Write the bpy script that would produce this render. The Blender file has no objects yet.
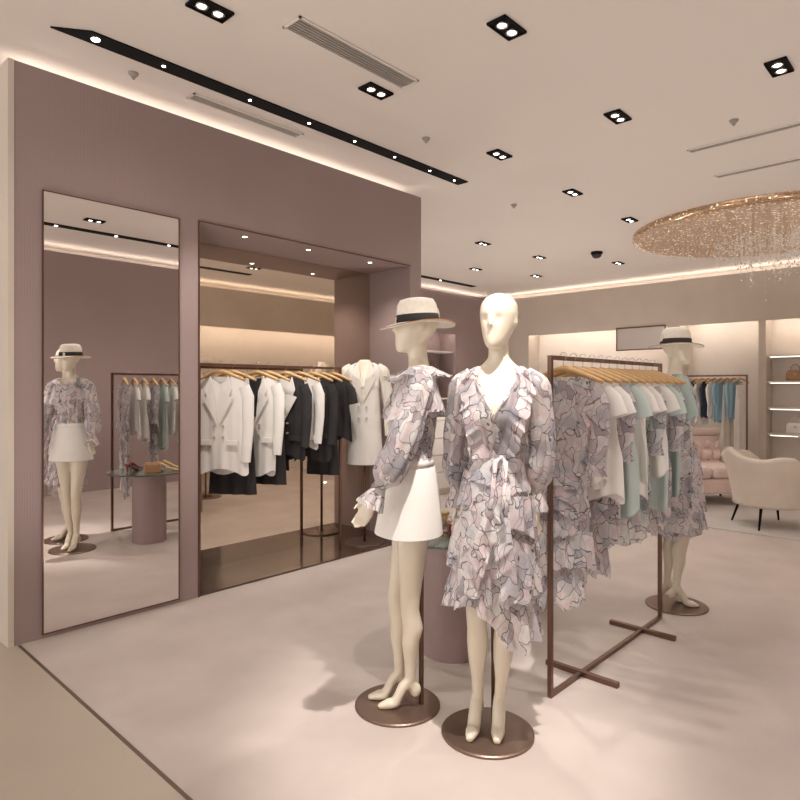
import bpy, bmesh, math, random
from mathutils import Vector, Matrix
random.seed(7)
SC = bpy.context.scene
COL = SC.collection
pi = math.pi
try:
    SC.view_settings.view_transform = 'Standard'
except Exception:
    pass

# ------------------------------------------------------------------ materials
def mat(name, c, rough=0.6, metal=0.0, c2=None, scale=8.0, bump=0.0, bscale=60.0, em=0.0, emc=None,
        coat=0.0, trans=0.0, alpha=1.0, stripes=None, sheen=0.0):
    m = bpy.data.materials.new(name); m.use_nodes = True
    nt = m.node_tree; N = nt.nodes; L = nt.links
    b = N['Principled BSDF']
    b.inputs['Roughness'].default_value = rough
    b.inputs['Metallic'].default_value = metal
    b.inputs['Coat Weight'].default_value = coat
    b.inputs['Transmission Weight'].default_value = trans
    b.inputs['Sheen Weight'].default_value = sheen
    tc = N.new('ShaderNodeTexCoord')
    nz = N.new('ShaderNodeTexNoise'); nz.inputs['Scale'].default_value = scale
    nz.inputs['Detail'].default_value = 5
    L.new(tc.outputs['Object'], nz.inputs['Vector'])
    if c2 is None:
        c2 = tuple(x * 0.93 for x in c)
    r = N.new('ShaderNodeValToRGB')
    r.color_ramp.elements[0].position = 0.35; r.color_ramp.elements[1].position = 0.65
    r.color_ramp.elements[0].color = (*c2, 1); r.color_ramp.elements[1].color = (*c, 1)
    L.new(nz.outputs['Fac'], r.inputs['Fac'])
    L.new(r.outputs['Color'], b.inputs['Base Color'])
    if bump > 0:
        if stripes:
            w = N.new('ShaderNodeTexWave'); w.wave_type = 'BANDS'; w.bands_direction = stripes
            w.inputs['Scale'].default_value = bscale; w.inputs['Distortion'].default_value = 0.3
            L.new(tc.outputs['Object'], w.inputs['Vector']); src = w.outputs['Fac']
        else:
            n2 = N.new('ShaderNodeTexNoise'); n2.inputs['Scale'].default_value = bscale
            L.new(tc.outputs['Object'], n2.inputs['Vector']); src = n2.outputs['Fac']
        bp = N.new('ShaderNodeBump'); bp.inputs['Strength'].default_value = bump
        bp.inputs['Distance'].default_value = 0.01
        L.new(src, bp.inputs['Height']); L.new(bp.outputs['Normal'], b.inputs['Normal'])
    if em > 0:
        b.inputs['Emission Color'].default_value = (*(emc or c), 1)
        b.inputs['Emission Strength'].default_value = em
    return m

def mat_print(name, scale=20.0, pal=None, line=(0.13,0.12,0.14)):
    m = bpy.data.materials.new(name); m.use_nodes = True
    nt = m.node_tree; N = nt.nodes; L = nt.links
    b = N['Principled BSDF']; b.inputs['Roughness'].default_value = 0.8
    tc = N.new('ShaderNodeTexCoord')
    nz = N.new('ShaderNodeTexNoise'); nz.inputs['Scale'].default_value = 7; nz.inputs['Detail'].default_value = 2
    L.new(tc.outputs['Object'], nz.inputs['Vector'])
    mx = N.new('ShaderNodeMix'); mx.data_type = 'VECTOR'; mx.inputs['Factor'].default_value = 0.18
    L.new(tc.outputs['Object'], mx.inputs['A']); L.new(nz.outputs['Color'], mx.inputs['B'])
    mp = N.new('ShaderNodeMapping'); mp.inputs['Scale'].default_value = (1.5,1.5,0.65)
    mp.inputs['Rotation'].default_value = (0.4,0.5,0.3)
    L.new(mx.outputs['Result'], mp.inputs['Vector'])
    n0 = N.new('ShaderNodeTexNoise'); n0.inputs['Scale'].default_value = 8; n0.inputs['Detail'].default_value = 1
    L.new(tc.outputs['Object'], n0.inputs['Vector'])
    rc = N.new('ShaderNodeValToRGB'); e = rc.color_ramp.elements
    pal = pal or ((0.33,(0.62,0.60,0.63)),(0.43,(0.82,0.79,0.77)),(0.51,(0.80,0.67,0.68)),(0.57,(0.83,0.80,0.78)),(0.68,(0.66,0.64,0.67)))
    e[0].position = pal[0][0]; e[0].color = (*pal[0][1],1); e[1].position = pal[1][0]; e[1].color = (*pal[1][1],1)
    for p_, c_ in pal[2:]:
        q = e.new(p_); q.color = (*c_,1)
    L.new(n0.outputs['Fac'], rc.inputs['Fac'])
    v2 = N.new('ShaderNodeTexVoronoi'); v2.inputs['Scale'].default_value = scale
    L.new(mp.outputs['Vector'], v2.inputs['Vector'])
    sp = N.new('ShaderNodeSeparateColor'); L.new(v2.outputs['Color'], sp.inputs['Color'])
    rr = N.new('ShaderNodeValToRGB'); rr.color_ramp.interpolation = 'CONSTANT'
    rr.color_ramp.elements[0].color = (1,1,1,1); rr.color_ramp.elements[1].position = 0.50; rr.color_ramp.elements[1].color = (0.90,0.86,0.88,1)
    q = rr.color_ramp.elements.new(0.70); q.color = (0.76,0.75,0.79,1)
    q = rr.color_ramp.elements.new(0.90); q.color = (0.56,0.55,0.59,1)
    L.new(sp.outputs['Red'], rr.inputs['Fac'])
    m1 = N.new('ShaderNodeMix'); m1.data_type = 'RGBA'; m1.blend_type = 'MULTIPLY'; m1.inputs['Factor'].default_value = 1
    L.new(rc.outputs['Color'], m1.inputs['A']); L.new(rr.outputs['Color'], m1.inputs['B'])
    prev = m1.outputs['Result']
    for sc, lo, hi, k in ((scale,0.012,0.035,0.05),(scale*2.0,0.0,0.04,0.72)):
        v = N.new('ShaderNodeTexVoronoi'); v.feature = 'DISTANCE_TO_EDGE'; v.inputs['Scale'].default_value = sc
        L.new(mp.outputs['Vector'], v.inputs['Vector'])
        rl = N.new('ShaderNodeValToRGB'); rl.color_ramp.elements[0].position = lo; rl.color_ramp.elements[1].position = hi
        rl.color_ramp.elements[0].color = (k,k,k,1)
        L.new(v.outputs['Distance'], rl.inputs['Fac'])
        mm = N.new('ShaderNodeMix'); mm.data_type = 'RGBA'
        L.new(rl.outputs['Color'], mm.inputs['Factor'])
        mm.inputs['A'].default_value = (*line,1); L.new(prev, mm.inputs['B']); prev = mm.outputs['Result']
    L.new(prev, b.inputs['Base Color'])
    tr = N.new('ShaderNodeBsdfTranslucent'); L.new(prev, tr.inputs['Color'])
    ms = N.new('ShaderNodeMixShader'); ms.inputs['Fac'].default_value = 0.3
    tp = N.new('ShaderNodeBsdfTransparent'); m2 = N.new('ShaderNodeMixShader'); m2.inputs['Fac'].default_value = 0.15
    out = N['Material Output']
    L.new(b.outputs['BSDF'], ms.inputs[1]); L.new(tr.outputs['BSDF'], ms.inputs[2])
    L.new(ms.outputs['Shader'], m2.inputs[1]); L.new(tp.outputs['BSDF'], m2.inputs[2]); L.new(m2.outputs['Shader'], out.inputs['Surface'])
    return m

def mat_mirror(name, c, rough=0.0):
    return mat(name, c, rough=rough, metal=1.0, c2=tuple(x*0.985 for x in c), scale=0.6)

M_WALL = mat('mauve_fabric', (0.365,0.278,0.268), 0.8, c2=(0.345,0.262,0.252), scale=1.2, bump=0.2, bscale=40, stripes='X')
M_BEIGE = mat('beige_plaster', (0.66,0.58,0.50), 0.7, scale=2)
M_PALE = mat('pale_plaster', (0.78,0.71,0.64), 0.7, scale=2)
M_CEIL = mat('ceiling_paint', (0.765,0.70,0.64), 0.85, c2=(0.75,0.685,0.625), scale=0.7)
M_FLOOR = mat('pink_microcement', (0.61,0.53,0.488), 0.5, c2=(0.54,0.465,0.425), scale=2.6, bump=0.02, bscale=9)
M_FLOOR2 = mat('beige_stone', (0.53,0.455,0.375), 0.4, c2=(0.49,0.42,0.345), scale=1.1)
M_TRIM = mat('brass_strip', (0.22,0.17,0.13), 0.35, 0.6)
M_DARKSTONE = mat('dark_marble', (0.05,0.028,0.022), 0.14, c2=(0.085,0.048,0.037), scale=3.5, coat=0.3)
M_MIRROR = mat_mirror('silver_mirror', (0.84,0.81,0.79))
M_BMIRROR = mat_mirror('bronze_mirror', (0.74,0.65,0.55), 0.02)
M_HAZE = mat_mirror('hazed_mirror', (0.85,0.80,0.74), 0.35)
M_BRONZE = mat('brushed_bronze', (0.20,0.115,0.085), 0.32, 0.85, scale=20)
M_PLATE = mat('bronze_plate', (0.23,0.155,0.12), 0.38, 0.7, scale=10)
M_BLACK = mat('black_metal', (0.008,0.007,0.007), 0.8, scale=10)
M_BLACK.node_tree.nodes['Principled BSDF'].inputs['Specular IOR Level'].default_value = 0.15
M_LED = mat('led_strip', (1,0.86,0.70), 0.5, em=7.0, emc=(1,0.905,0.82))
M_LEDW = mat('recess_led', (1,0.9,0.8), 0.5, em=22.0, emc=(1,0.92,0.84))
M_LEDS = mat('shelf_led', (1,0.9,0.8), 0.5, em=2.2, emc=(1,0.92,0.84))
M_BULB = mat('lamp_glow', (1,0.95,0.88), 0.5, em=12.0, emc=(1,0.93,0.84))
M_CHROME = mat('chrome', (0.7,0.68,0.66), 0.2, 1.0)
M_GRILLE = mat('vent_grey', (0.36,0.32,0.29), 0.6)
M_SKIN = mat('cream_lacquer', (0.76,0.68,0.55), 0.30, c2=(0.74,0.66,0.53), scale=3, coat=0.3)
M_PRINT = mat_print('lavender_print_chiffon', 18.0)
M_PRINT2 = mat_print('mint_print_chiffon', 18.0, pal=((0.33,(0.55,0.55,0.57)),(0.43,(0.80,0.78,0.76)),(0.51,(0.62,0.71,0.68)),(0.58,(0.80,0.78,0.76)),(0.68,(0.70,0.63,0.65))))
M_WHITE = mat('white_cloth', (0.86,0.84,0.80), 0.8, c2=(0.82,0.79,0.75), scale=5, bump=0.15, bscale=120)
M_CREAM = mat('cream_cloth', (0.76,0.71,0.63), 0.8, scale=5, bump=0.15, bscale=120)
M_BLKCLOTH = mat('black_cloth', (0.018,0.016,0.018), 0.8, c2=(0.028,0.025,0.026), scale=6, bump=0.15, bscale=120)
M_MINT = mat('mint_cloth', (0.56,0.65,0.62), 0.8, c2=(0.49,0.58,0.55), scale=5, bump=0.1, bscale=120)
M_SAGE = mat('sage_cloth', (0.40,0.49,0.46), 0.8, scale=5, bump=0.1, bscale=120)
M_BLUE = mat('blue_cloth', (0.32,0.50,0.63), 0.8, scale=5)
M_NAVY = mat('navy_cloth', (0.03,0.045,0.07), 0.8, scale=5)
M_TEAL = mat('teal_cloth', (0.08,0.15,0.15), 0.8, scale=5)
M_WOOD = mat('hanger_wood', (0.60,0.38,0.17), 0.4, c2=(0.52,0.31,0.13), scale=25)
M_STRAW = mat('straw', (0.86,0.81,0.72), 0.8, c2=(0.80,0.74,0.65), scale=60, bump=0.3, bscale=150)
M_GLASS = mat('green_glass', (0.72,0.86,0.80), 0.03, trans=0.92, scale=2)
M_DRUM = mat('mauve_plaster', (0.35,0.255,0.245), 0.6, c2=(0.32,0.23,0.22), scale=4)
M_PINKVEL = mat('blush_velvet', (0.74,0.58,0.53), 0.7, scale=6, sheen=0.3)
M_CREAMUP = mat('cream_upholstery', (0.74,0.66,0.57), 0.75, c2=(0.70,0.62,0.53), scale=6, bump=0.1, bscale=150)
M_RUG = mat('light_grey_rug', (0.60,0.56,0.53), 0.9, c2=(0.55,0.51,0.48), scale=4, bump=0.3, bscale=200)
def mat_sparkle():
    m = mat('gold_glint_mosaic', (0.62,0.38,0.20), 0.2, 0.7)
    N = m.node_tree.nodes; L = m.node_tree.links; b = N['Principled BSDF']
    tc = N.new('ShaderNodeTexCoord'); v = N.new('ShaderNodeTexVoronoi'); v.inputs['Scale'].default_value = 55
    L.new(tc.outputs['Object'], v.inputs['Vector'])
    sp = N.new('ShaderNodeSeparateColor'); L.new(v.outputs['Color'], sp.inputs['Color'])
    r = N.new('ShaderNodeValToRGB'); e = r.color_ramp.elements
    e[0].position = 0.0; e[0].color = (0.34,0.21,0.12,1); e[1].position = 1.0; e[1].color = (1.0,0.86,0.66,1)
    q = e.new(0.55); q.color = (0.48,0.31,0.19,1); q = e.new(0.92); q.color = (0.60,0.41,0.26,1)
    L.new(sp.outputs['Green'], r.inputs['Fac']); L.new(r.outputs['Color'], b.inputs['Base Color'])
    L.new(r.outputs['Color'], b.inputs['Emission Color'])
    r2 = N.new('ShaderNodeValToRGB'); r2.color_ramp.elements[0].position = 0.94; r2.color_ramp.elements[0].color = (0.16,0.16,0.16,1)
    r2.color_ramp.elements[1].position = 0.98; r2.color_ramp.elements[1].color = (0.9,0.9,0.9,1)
    L.new(sp.outputs['Green'], r2.inputs['Fac']); L.new(r2.outputs['Color'], b.inputs['Emission Strength'])  # glitter painted as emission: random cells glow as glints, the rest faintly
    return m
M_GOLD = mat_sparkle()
M_CRYS = mat('crystal', (0.92,0.88,0.82), 0.05, metal=0.6, em=0.12, emc=(1,0.92,0.82), scale=30)
M_LEATH = mat('oxblood_leather', (0.20,0.05,0.04), 0.35, coat=0.3)
M_TAN = mat('tan_leather', (0.40,0.22,0.11), 0.4)
M_BTN = mat('pale_horn', (0.55,0.47,0.36), 0.4)
M_GOLDL = mat('gold_leather', (0.55,0.38,0.18), 0.3, 0.5)

# ------------------------------------------------------------------ mesh builder
class MB:
    def __init__(s): s.v = []; s.f = []
    def add(s, vs, fs):
        o = len(s.v); s.v += [Vector(p) for p in vs]; s.f += [tuple(i + o for i in q) for q in fs]; return s
    def box(s, x0, x1, y0, y1, z0, z1):
        vs = [(x,y,z) for z in (z0,z1) for y in (y0,y1) for x in (x0,x1)]
        return s.add(vs, [(0,2,3,1),(4,5,7,6),(0,1,5,4),(2,6,7,3),(0,4,6,2),(1,3,7,5)])
    def loft(s, rings, cap=True):
        n = len(rings[0]); vs = [p for r in rings for p in r]; fs = []
        for j in range(len(rings)-1):
            for i in range(n):
                k = (i+1) % n
                fs.append((j*n+i, j*n+k, (j+1)*n+k, (j+1)*n+i))
        if cap:
            fs.append(tuple(reversed(range(n)))); fs.append(tuple((len(rings)-1)*n+i for i in range(n)))
        return s.add(vs, fs)
    def erings(s, tab, n=28, cap=True, cx=0.0, cy=0.0):
        rings = []
        for t in tab:
            z, a, b = t[0], t[1], t[2]; ox = t[4] if len(t) > 4 else 0; oy = t[3] if len(t) > 3 else 0
            rings.append([(cx+ox+a*math.cos(2*pi*i/n), cy+oy+b*math.sin(2*pi*i/n), z) for i in range(n)])
        return s.loft(rings, cap)
    def tube(s, pts, rad, n=12, cap=True, flat=1.0, up=None):
        pts = [Vector(p) for p in pts]
        if not hasattr(rad, '__len__'): rad = [rad]*len(pts)
        rings = []; ref = Vector(up) if up else None
        for i, p in enumerate(pts):
            d = (pts[min(i+1, len(pts)-1)] - pts[max(i-1, 0)]).normalized()
            if ref is None:
                ref = Vector((0,0,1)) if abs(d.z) < 0.9 else Vector((1,0,0))
            a = d.cross(ref)
            if a.length < 1e-4: a = d.orthogonal()
            a.normalize(); b = a.cross(d).normalized()
            if not up: ref = b
            rings.append([p + a*rad[i]*math.cos(2*pi*k/n) + b*rad[i]*flat*math.sin(2*pi*k/n) for k in range(n)])
        return s.loft(rings, cap)
    def ell(s, c, r, n=16, m=10):
        rings = []
        for j in range(1, m):
            t = pi*j/m - pi/2
            rings.append([(c[0]+r[0]*math.cos(t)*math.cos(2*pi*i/n), c[1]+r[1]*math.cos(t)*math.sin(2*pi*i/n), c[2]+r[2]*math.sin(t)) for i in range(n)])
        return s.loft(rings)
    def lathe(s, prof, n=40, c=(0,0,0), cap=False):
        return s.loft([[(c[0]+r*math.cos(2*pi*i/n), c[1]+r*math.sin(2*pi*i/n), c[2]+z) for i in range(n)] for r, z in prof], cap)
    def grid(s, fn, nu, nv, wrap=False):
        cu = nu if wrap else nu+1
        vs = [fn(i/nu, j/nv) for j in range(nv+1) for i in range(cu)]
        fs = []
        for j in range(nv):
            for i in range(nu):
                k = (i+1) % cu
                fs.append((j*cu+i, j*cu+k, (j+1)*cu+k, (j+1)*cu+i))
        return s.add(vs, fs)
    def ruffle(s, pts, outs, drop, width, waves, amp, flare=0.0, closed=True, rows=7, ph=0.0, un=0.0, jag=0.03, hk=0.0):
        n = len(pts); D = Vector(drop)
        def fn(u, v):
            x = u*n if closed else u*(n-1)
            i = int(x); f = x - i
            if closed: a, b = i % n, (i+1) % n
            else: a, b = min(i, n-1), min(i+1, n-1)
            p = pts[a].lerp(pts[b], f); o = outs[a].lerp(outs[b], f)
            if o.length > 0: o = o.normalized()
            tg = (pts[b]-pts[a]); tg = tg.normalized() if tg.length > 1e-6 else Vector((0,0,0))
            A = 2*pi*waves*u + ph + 1.1*math.sin(2*pi*u*3+ph)
            w = width*(1+jag*math.sin(A+1)+0.05*math.sin(2*pi*u*5+ph*2)+un*math.sin(2*pi*u*2+ph*3))
            if hk: w *= 1 + hk*math.sin(2*pi*4*u+ph*0.7)
            if not closed: w *= min(1, 0.25+6*u)*min(1, 0.25+6*(1-u))
            am = amp*(0.75+0.45*math.sin(2*pi*u*4+ph))
            return p + D*w*v + o*(flare*v + am*(v*math.sin(A) + 0.25*v**3*math.sin(2*A+1.3)) + 0.004) + tg*amp*0.8*v*math.cos(A)
        return s.grid(fn, int(waves*16), rows, closed)
    def xf(s, mtx, start=0):
        for i in range(start, len(s.v)): s.v[i] = mtx @ s.v[i]
        return s

def mesh_obj(name, mb, m, parent=None, smooth=False, bevel=0.0, loc=(0,0,0), rot=0.0, solid=0.0, recalc=True):
    me = bpy.data.meshes.new(name)
    me.from_pydata([tuple(p) for p in mb.v], [], mb.f); me.update()
    if recalc:
        bm = bmesh.new(); bm.from_mesh(me); bmesh.ops.recalc_face_normals(bm, faces=bm.faces); bm.to_mesh(me); bm.free()
    me.materials.append(m)
    if smooth: me.polygons.foreach_set('use_smooth', [True]*len(me.polygons))
    o = bpy.data.objects.new(name, me); COL.objects.link(o)
    o.location = loc; o.rotation_euler = (0,0,rot)
    if parent: o.parent = parent
    if solid > 0:
        md = o.modifiers.new('solid', 'SOLIDIFY'); md.thickness = solid; md.offset = 0
    if bevel > 0:
        md = o.modifiers.new('bevel', 'BEVEL'); md.width = bevel; md.segments = 3; md.limit_method = 'ANGLE'
        md.angle_limit = 0.7
    return o

def tag(o, label, cat, group=None):
    o['label'] = label; o['category'] = cat
    if group: o['group'] = group
    return o
def thing(name, label, cat, loc, rot=0.0, group=None):
    e = bpy.data.objects.new(name, None); e.empty_display_size = 0.1
    COL.objects.link(e); e.location = loc; e.rotation_euler = (0,0,rot)
    return tag(e, label, cat, group)
def struct(name, mb, m, **k):
    o = mesh_obj(name, mb, m, **k); o['kind'] = 'structure'; return o
def copy_tree(root, loc, rot=None):
    def rec(o, par):
        c = o.copy(); COL.objects.link(c)
        if par: c.parent = par
        for ch in list(o.children): rec(ch, c)
        return c
    c = rec(root, None); c.location = loc
    if rot is not None: c.rotation_euler = (0,0,rot)
    return c

# ------------------------------------------------------------------ camera
cam = bpy.data.cameras.new('camera'); co = bpy.data.objects.new('camera', cam); COL.objects.link(co)
co.location = (0,0,1.42); co.rotation_euler = (pi/2, 0, math.radians(-46.9))
cam.sensor_width = 36; cam.lens = 28.03; cam.shift_y = -0.015; cam.clip_start = 0.02
SC.camera = co

# ------------------------------------------------------------------ room shell
H = 3.35; WY = 3.89; WT = 3.225
struct('floor', MB().box(1.07,11.6,-1.6,8.0,-0.1,0), M_FLOOR)
struct('floor_entrance', MB().box(-4.0,1.07,-1.6,8.0,-0.1,0.0), M_FLOOR2)
struct('trim_1', MB().box(1.065,1.08,-1.5,3.88,-0.02,0.002), M_TRIM)
struct('ceiling', MB().box(-4.0,11.6,-1.6,8.0,H,H+0.1), M_CEIL)
NX0, NX1, NZ = 2.16, 4.294, 2.55
p = MB()
p.box(1.05,NX0,WY,4.60,0,WT); p.box(NX0,NX1,WY,4.60,NZ,WT); p.box(NX1,4.45,WY,4.60,0,WT); p.box(NX0,NX1,4.44,4.60,0,NZ)
struct('wall_partition', p, M_WALL)
struct('wall_partition_end', MB().box(1.02,1.05,3.885,5.4,0,WT), M_BEIGE)
struct('trim_2', MB().box(NX0,NX1,WY+0.005,4.425,0.0,0.012), M_DARKSTONE)
struct('trim_3', MB().box(1.06,4.44,4.14,4.18,WT,WT+0.02), M_LED)
struct('wall_north', MB().box(-4,11.6,7.9,8.0,0,H), M_WALL)
nm = mesh_obj('niche_mirror', MB().box(NX0+0.002,NX1-0.002,4.425,4.438,0.0,NZ-0.002), M_BMIRROR)
tag(nm, 'bronze tinted mirror panel behind hanging clothes in the niche', 'mirror')
mr = thing('wall_mirror', 'tall silver wall mirror with thin bronze frame on mauve wall', 'mirror', (1.60,WY,0))
mesh_obj('mirror_glass', MB().box(-0.405,0.405,-0.012,-0.002,0.03,2.535), M_MIRROR, mr)
f = MB(); f.box(-0.411,-0.405,-0.016,-0.001,0.024,2.541); f.box(0.405,0.411,-0.016,-0.001,0.024,2.541)
f.box(-0.411,0.411,-0.016,-0.001,2.535,2.541); f.box(-0.411,0.411,-0.016,-0.001,0.024,0.03)
mesh_obj('mirror_frame', f, M_BRONZE, mr)
f = MB(); f.box(NX0-0.010,NX0,WY-0.008,WY,0,NZ+0.010); f.box(NX0,NX1,WY-0.008,WY,NZ,NZ+0.010)
struct('trim_4', f, M_BRONZE)
p = MB(); p.box(4.0,10.8,7.5,7.9,2.55,WT); p.box(4.0,5.2,7.5,7.9,0,2.55); p.box(7.2,7.5,7.5,7.9,0,2.55); p.box(9.6,10.8,7.5,7.9,0,2.55)
p.box(5.2,7.2,7.5,7.52,2.46,2.55); p.box(7.5,9.6,7.5,7.52,2.46,2.55)
struct('wall_display', p, M_WALL)
struct('trim_5', MB().box(4.0,10.8,7.66,7.70,WT,WT+0.02), M_LED)
for a, b in ((5.2,7.2),(7.5,9.6)):
    struct('trim_6', MB().box(a+0.02,b-0.02,7.54,7.56,2.53,2.548), M_LEDW)
    for z in (0.75,1.2,1.65,2.1):
        sh = mesh_obj('display_shelf', MB().box(a+0.01,b-0.01,7.56,7.895,z,z+0.03), M_PALE)
        tag(sh, 'pale lit wall shelf in the display niche', 'shelf', 'display niche shelves')
p = MB(); p.box(10.8,11.2,-1.6,7.5,2.55,WT); p.box(10.8,11.2,-1.6,0.9,0,2.55); p.box(10.8,11.2,2.43,2.53,0,2.55)
p.box(10.8,11.2,3.70,3.90,0,2.55); p.box(10.8,11.2,6.6,7.5,0,2.55)
for a, b in ((0.9,2.43),(2.53,3.70),(3.90,6.6)): p.box(10.8,10.82,a,b,2.46,2.55)
struct('wall_east', p, M_BEIGE)
struct('wall_east_back', MB().box(11.2,11.3,-1.6,8.0,0,H), M_PALE)
struct('trim_7', MB().box(10.96,11.0,-1.6,7.5,WT,WT+0.02), M_LED)
for a, b in ((0.9,2.43),(2.53,3.70),(3.90,6.6)):
    struct('trim_8', MB().box(10.84,10.86,a+0.02,b-0.02,2.53,2.548), M_LEDW)
struct('wall_south', MB().box(0.6,5.2,-1.6,-1.2,0,WT), M_WALL)
p = MB(); p.box(5.2,10.8,-1.6,-1.2,2.6,WT); p.box(10.2,10.8,-1.6,-1.2,0,2.6); p.box(5.2,10.2,-1.22,-1.2,2.52,2.6)
struct('wall_south_display', p, M_BEIGE)
struct('trim_9', MB().box(0.6,10.8,-1.38,-1.34,WT,WT+0.02), M_LED)
struct('wall_south_back', MB().box(-4,11.3,-1.7,-1.6,0,H), M_PALE)
struct('trim_10', MB().box(5.25,10.15,-1.26,-1.24,2.58,2.598), M_LEDW)

# ------------------------------------------------------------------ ceiling fixtures
s1 = thing('ceiling_light_track', 'long black recessed ceiling light slot with small spots', 'light track', (0,0,H))
X1 = 4.68
mesh_obj('track_channel', MB().add([(1.15,3.63,-0.010),(1.32,3.51,-0.010),(X1,3.51,-0.010),(X1,3.63,-0.010),
      (1.15,3.63,-0.001),(1.32,3.51,-0.001),(X1,3.51,-0.001),(X1,3.63,-0.001)],
      [(0,1,2,3),(7,6,5,4),(0,4,5,1),(1,5,6,2),(2,6,7,3),(3,7,4,0)]), M_BLACK, s1)
for i, x in enumerate((1.36,1.75,2.35,2.85,3.3,3.75,4.2,4.55)):
    r_ = 0.020 if i == 0 else 0.008
    mesh_obj('spot_lamp', MB().lathe([(0.001,-0.014),(r_,-0.014),(r_+0.003,-0.010)], 20, (x,3.57,0)), M_BULB, s1)
for (xa,xb,ya,yb,xs,lb) in ((5.0,9.6,7.0,7.12,(5.6,6.6,7.6,8.6),'short black recessed ceiling light slot near the display wall'),
                        (1.6,6.0,-0.31,-0.19,(1.9,2.6,3.3,4.0,4.7),'black recessed ceiling light slot facing the wall mirror')):
    s2 = thing('ceiling_light_track', lb, 'light track', (0,0,H))
    mesh_obj('track_channel', MB().box(xa,xb,ya,yb,-0.010,-0.001), M_BLACK, s2)
    for x in xs:
        mesh_obj('spot_lamp', MB().lathe([(0.001,-0.014),(0.016,-0.014),(0.020,-0.010)], 16, (x,(ya+yb)/2,0)), M_BULB, s2)

def downlight(x, y, rot=0.0):
    t = thing('recessed_downlight', 'black square recessed ceiling fixture with twin spot lamps', 'ceiling light', (x,y,H), rot, 'recessed ceiling spots')
    f = MB(); w, d = 0.105, 0.058
    f.box(-w,w,-d,d,-0.006,-0.001)
    f.box(-w,w,-d,-d+0.008,-0.014,-0.006); f.box(-w,w,d-0.008,d,-0.014,-0.006)
    f.box(-w,-w+0.008,-d,d,-0.014,-0.006); f.box(w-0.008,w,-d,d,-0.014,-0.006)
    mesh_obj('housing', f, M_BLACK, t)
    for sx in (-0.046,0.046):
        mesh_obj('lamp_ring', MB().lathe([(0.024,-0.007),(0.034,-0.012),(0.031,-0.018),(0.024,-0.016)], 20, (sx,0,0)), M_CHROME, t, smooth=True)
        mesh_obj('lamp', MB().lathe([(0.0005,-0.017),(0.014,-0.015),(0.024,-0.010)], 20, (sx,0,0)), M_BULB, t)
    return t
DL = [(1.65,2.865),(2.84,2.87),(2.82,1.857),(4.28,1.89),(4.28,0.892),(4.31,2.91),(5.64,2.95),(6.81,4.86),(8.1,4.77),
      (5.4,4.9),(8.2,6.0),(9.4,5.6),(7.0,2.95),(6.7,6.1),(9.3,4.1),(1.65,0.9),(2.83,0.3),(5.7,0.3)]
for x, y in DL: downlight(x, y)
def vent(x0,x1,y0,y1, along):
    v = thing('air_vent', 'slim grey slatted air vent set into the ceiling', 'air vent', ((x0+x1)/2,(y0+y1)/2,H), 0, 'ceiling air vents')
    a, b = (x1-x0)/2, (y1-y0)/2
    f = MB(); f.box(-a,a,-b,-b+0.012,-0.01,-0.001); f.box(-a,a,b-0.012,b,-0.01,-0.001)
    f.box(-a,-a+0.012,-b,b,-0.01,-0.001); f.box(a-0.012,a,-b,b,-0.01,-0.001)
    mesh_obj('vent_frame', f, M_CEIL, v)
    f = MB()
    if along == 'x':
        n = max(3, int(2*b/0.022))
        for i in range(n):
            y = -b+0.012+(2*b-0.024)*(i+0.5)/n; f.box(-a+0.012,a-0.012,y-0.006,y+0.006,-0.008,-0.002)
    else:
        n = max(3, int(2*a/0.022))
        for i in range(n):
            y = -a+0.012+(2*a-0.024)*(i+0.5)/n; f.box(y-0.006,y+0.006,-b+0.012,b-0.012,-0.008,-0.002)
    mesh_obj('vent_slats', f, M_GRILLE, v)
vent(2.0,2.93,2.58,2.73,'x'); vent(2.05,2.95,3.76,3.86,'x'); vent(5.27,5.35,0.7,1.75,'y'); vent(6.08,6.16,0.8,1.78,'y')
for x, y in ((3.65,3.14),(1.67,3.80),(4.92,1.31),(5.6,3.6)):
    t = thing('smoke_detector', 'small round ceiling smoke detector', 'smoke detector', (x,y,H), 0, 'ceiling smoke detectors')
    mesh_obj('detector_body', MB().lathe([(0.001,-0.024),(0.018,-0.023),(0.028,-0.012),(0.032,-0.001)], 24), M_GRILLE, t, smooth=True)
    mesh_obj('sensor_tip', MB().lathe([(0.001,-0.042),(0.010,-0.038),(0.012,-0.024)], 16), M_GRILLE, t, smooth=True)
t = thing('dome_camera', 'black dome security camera on the ceiling', 'security camera', (8.36,4.0,H))
mesh_obj('camera_mount', MB().lathe([(0.08,-0.001),(0.08,-0.03),(0.07,-0.04)], 24), M_BLACK, t, smooth=True)
mesh_obj('camera_dome', MB().lathe([(0.07,-0.04),(0.06,-0.07),(0.035,-0.09),(0.001,-0.095)], 24), mat('smoked_dome',(0.02,0.02,0.025),0.08,coat=1), t, smooth=True)

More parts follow.
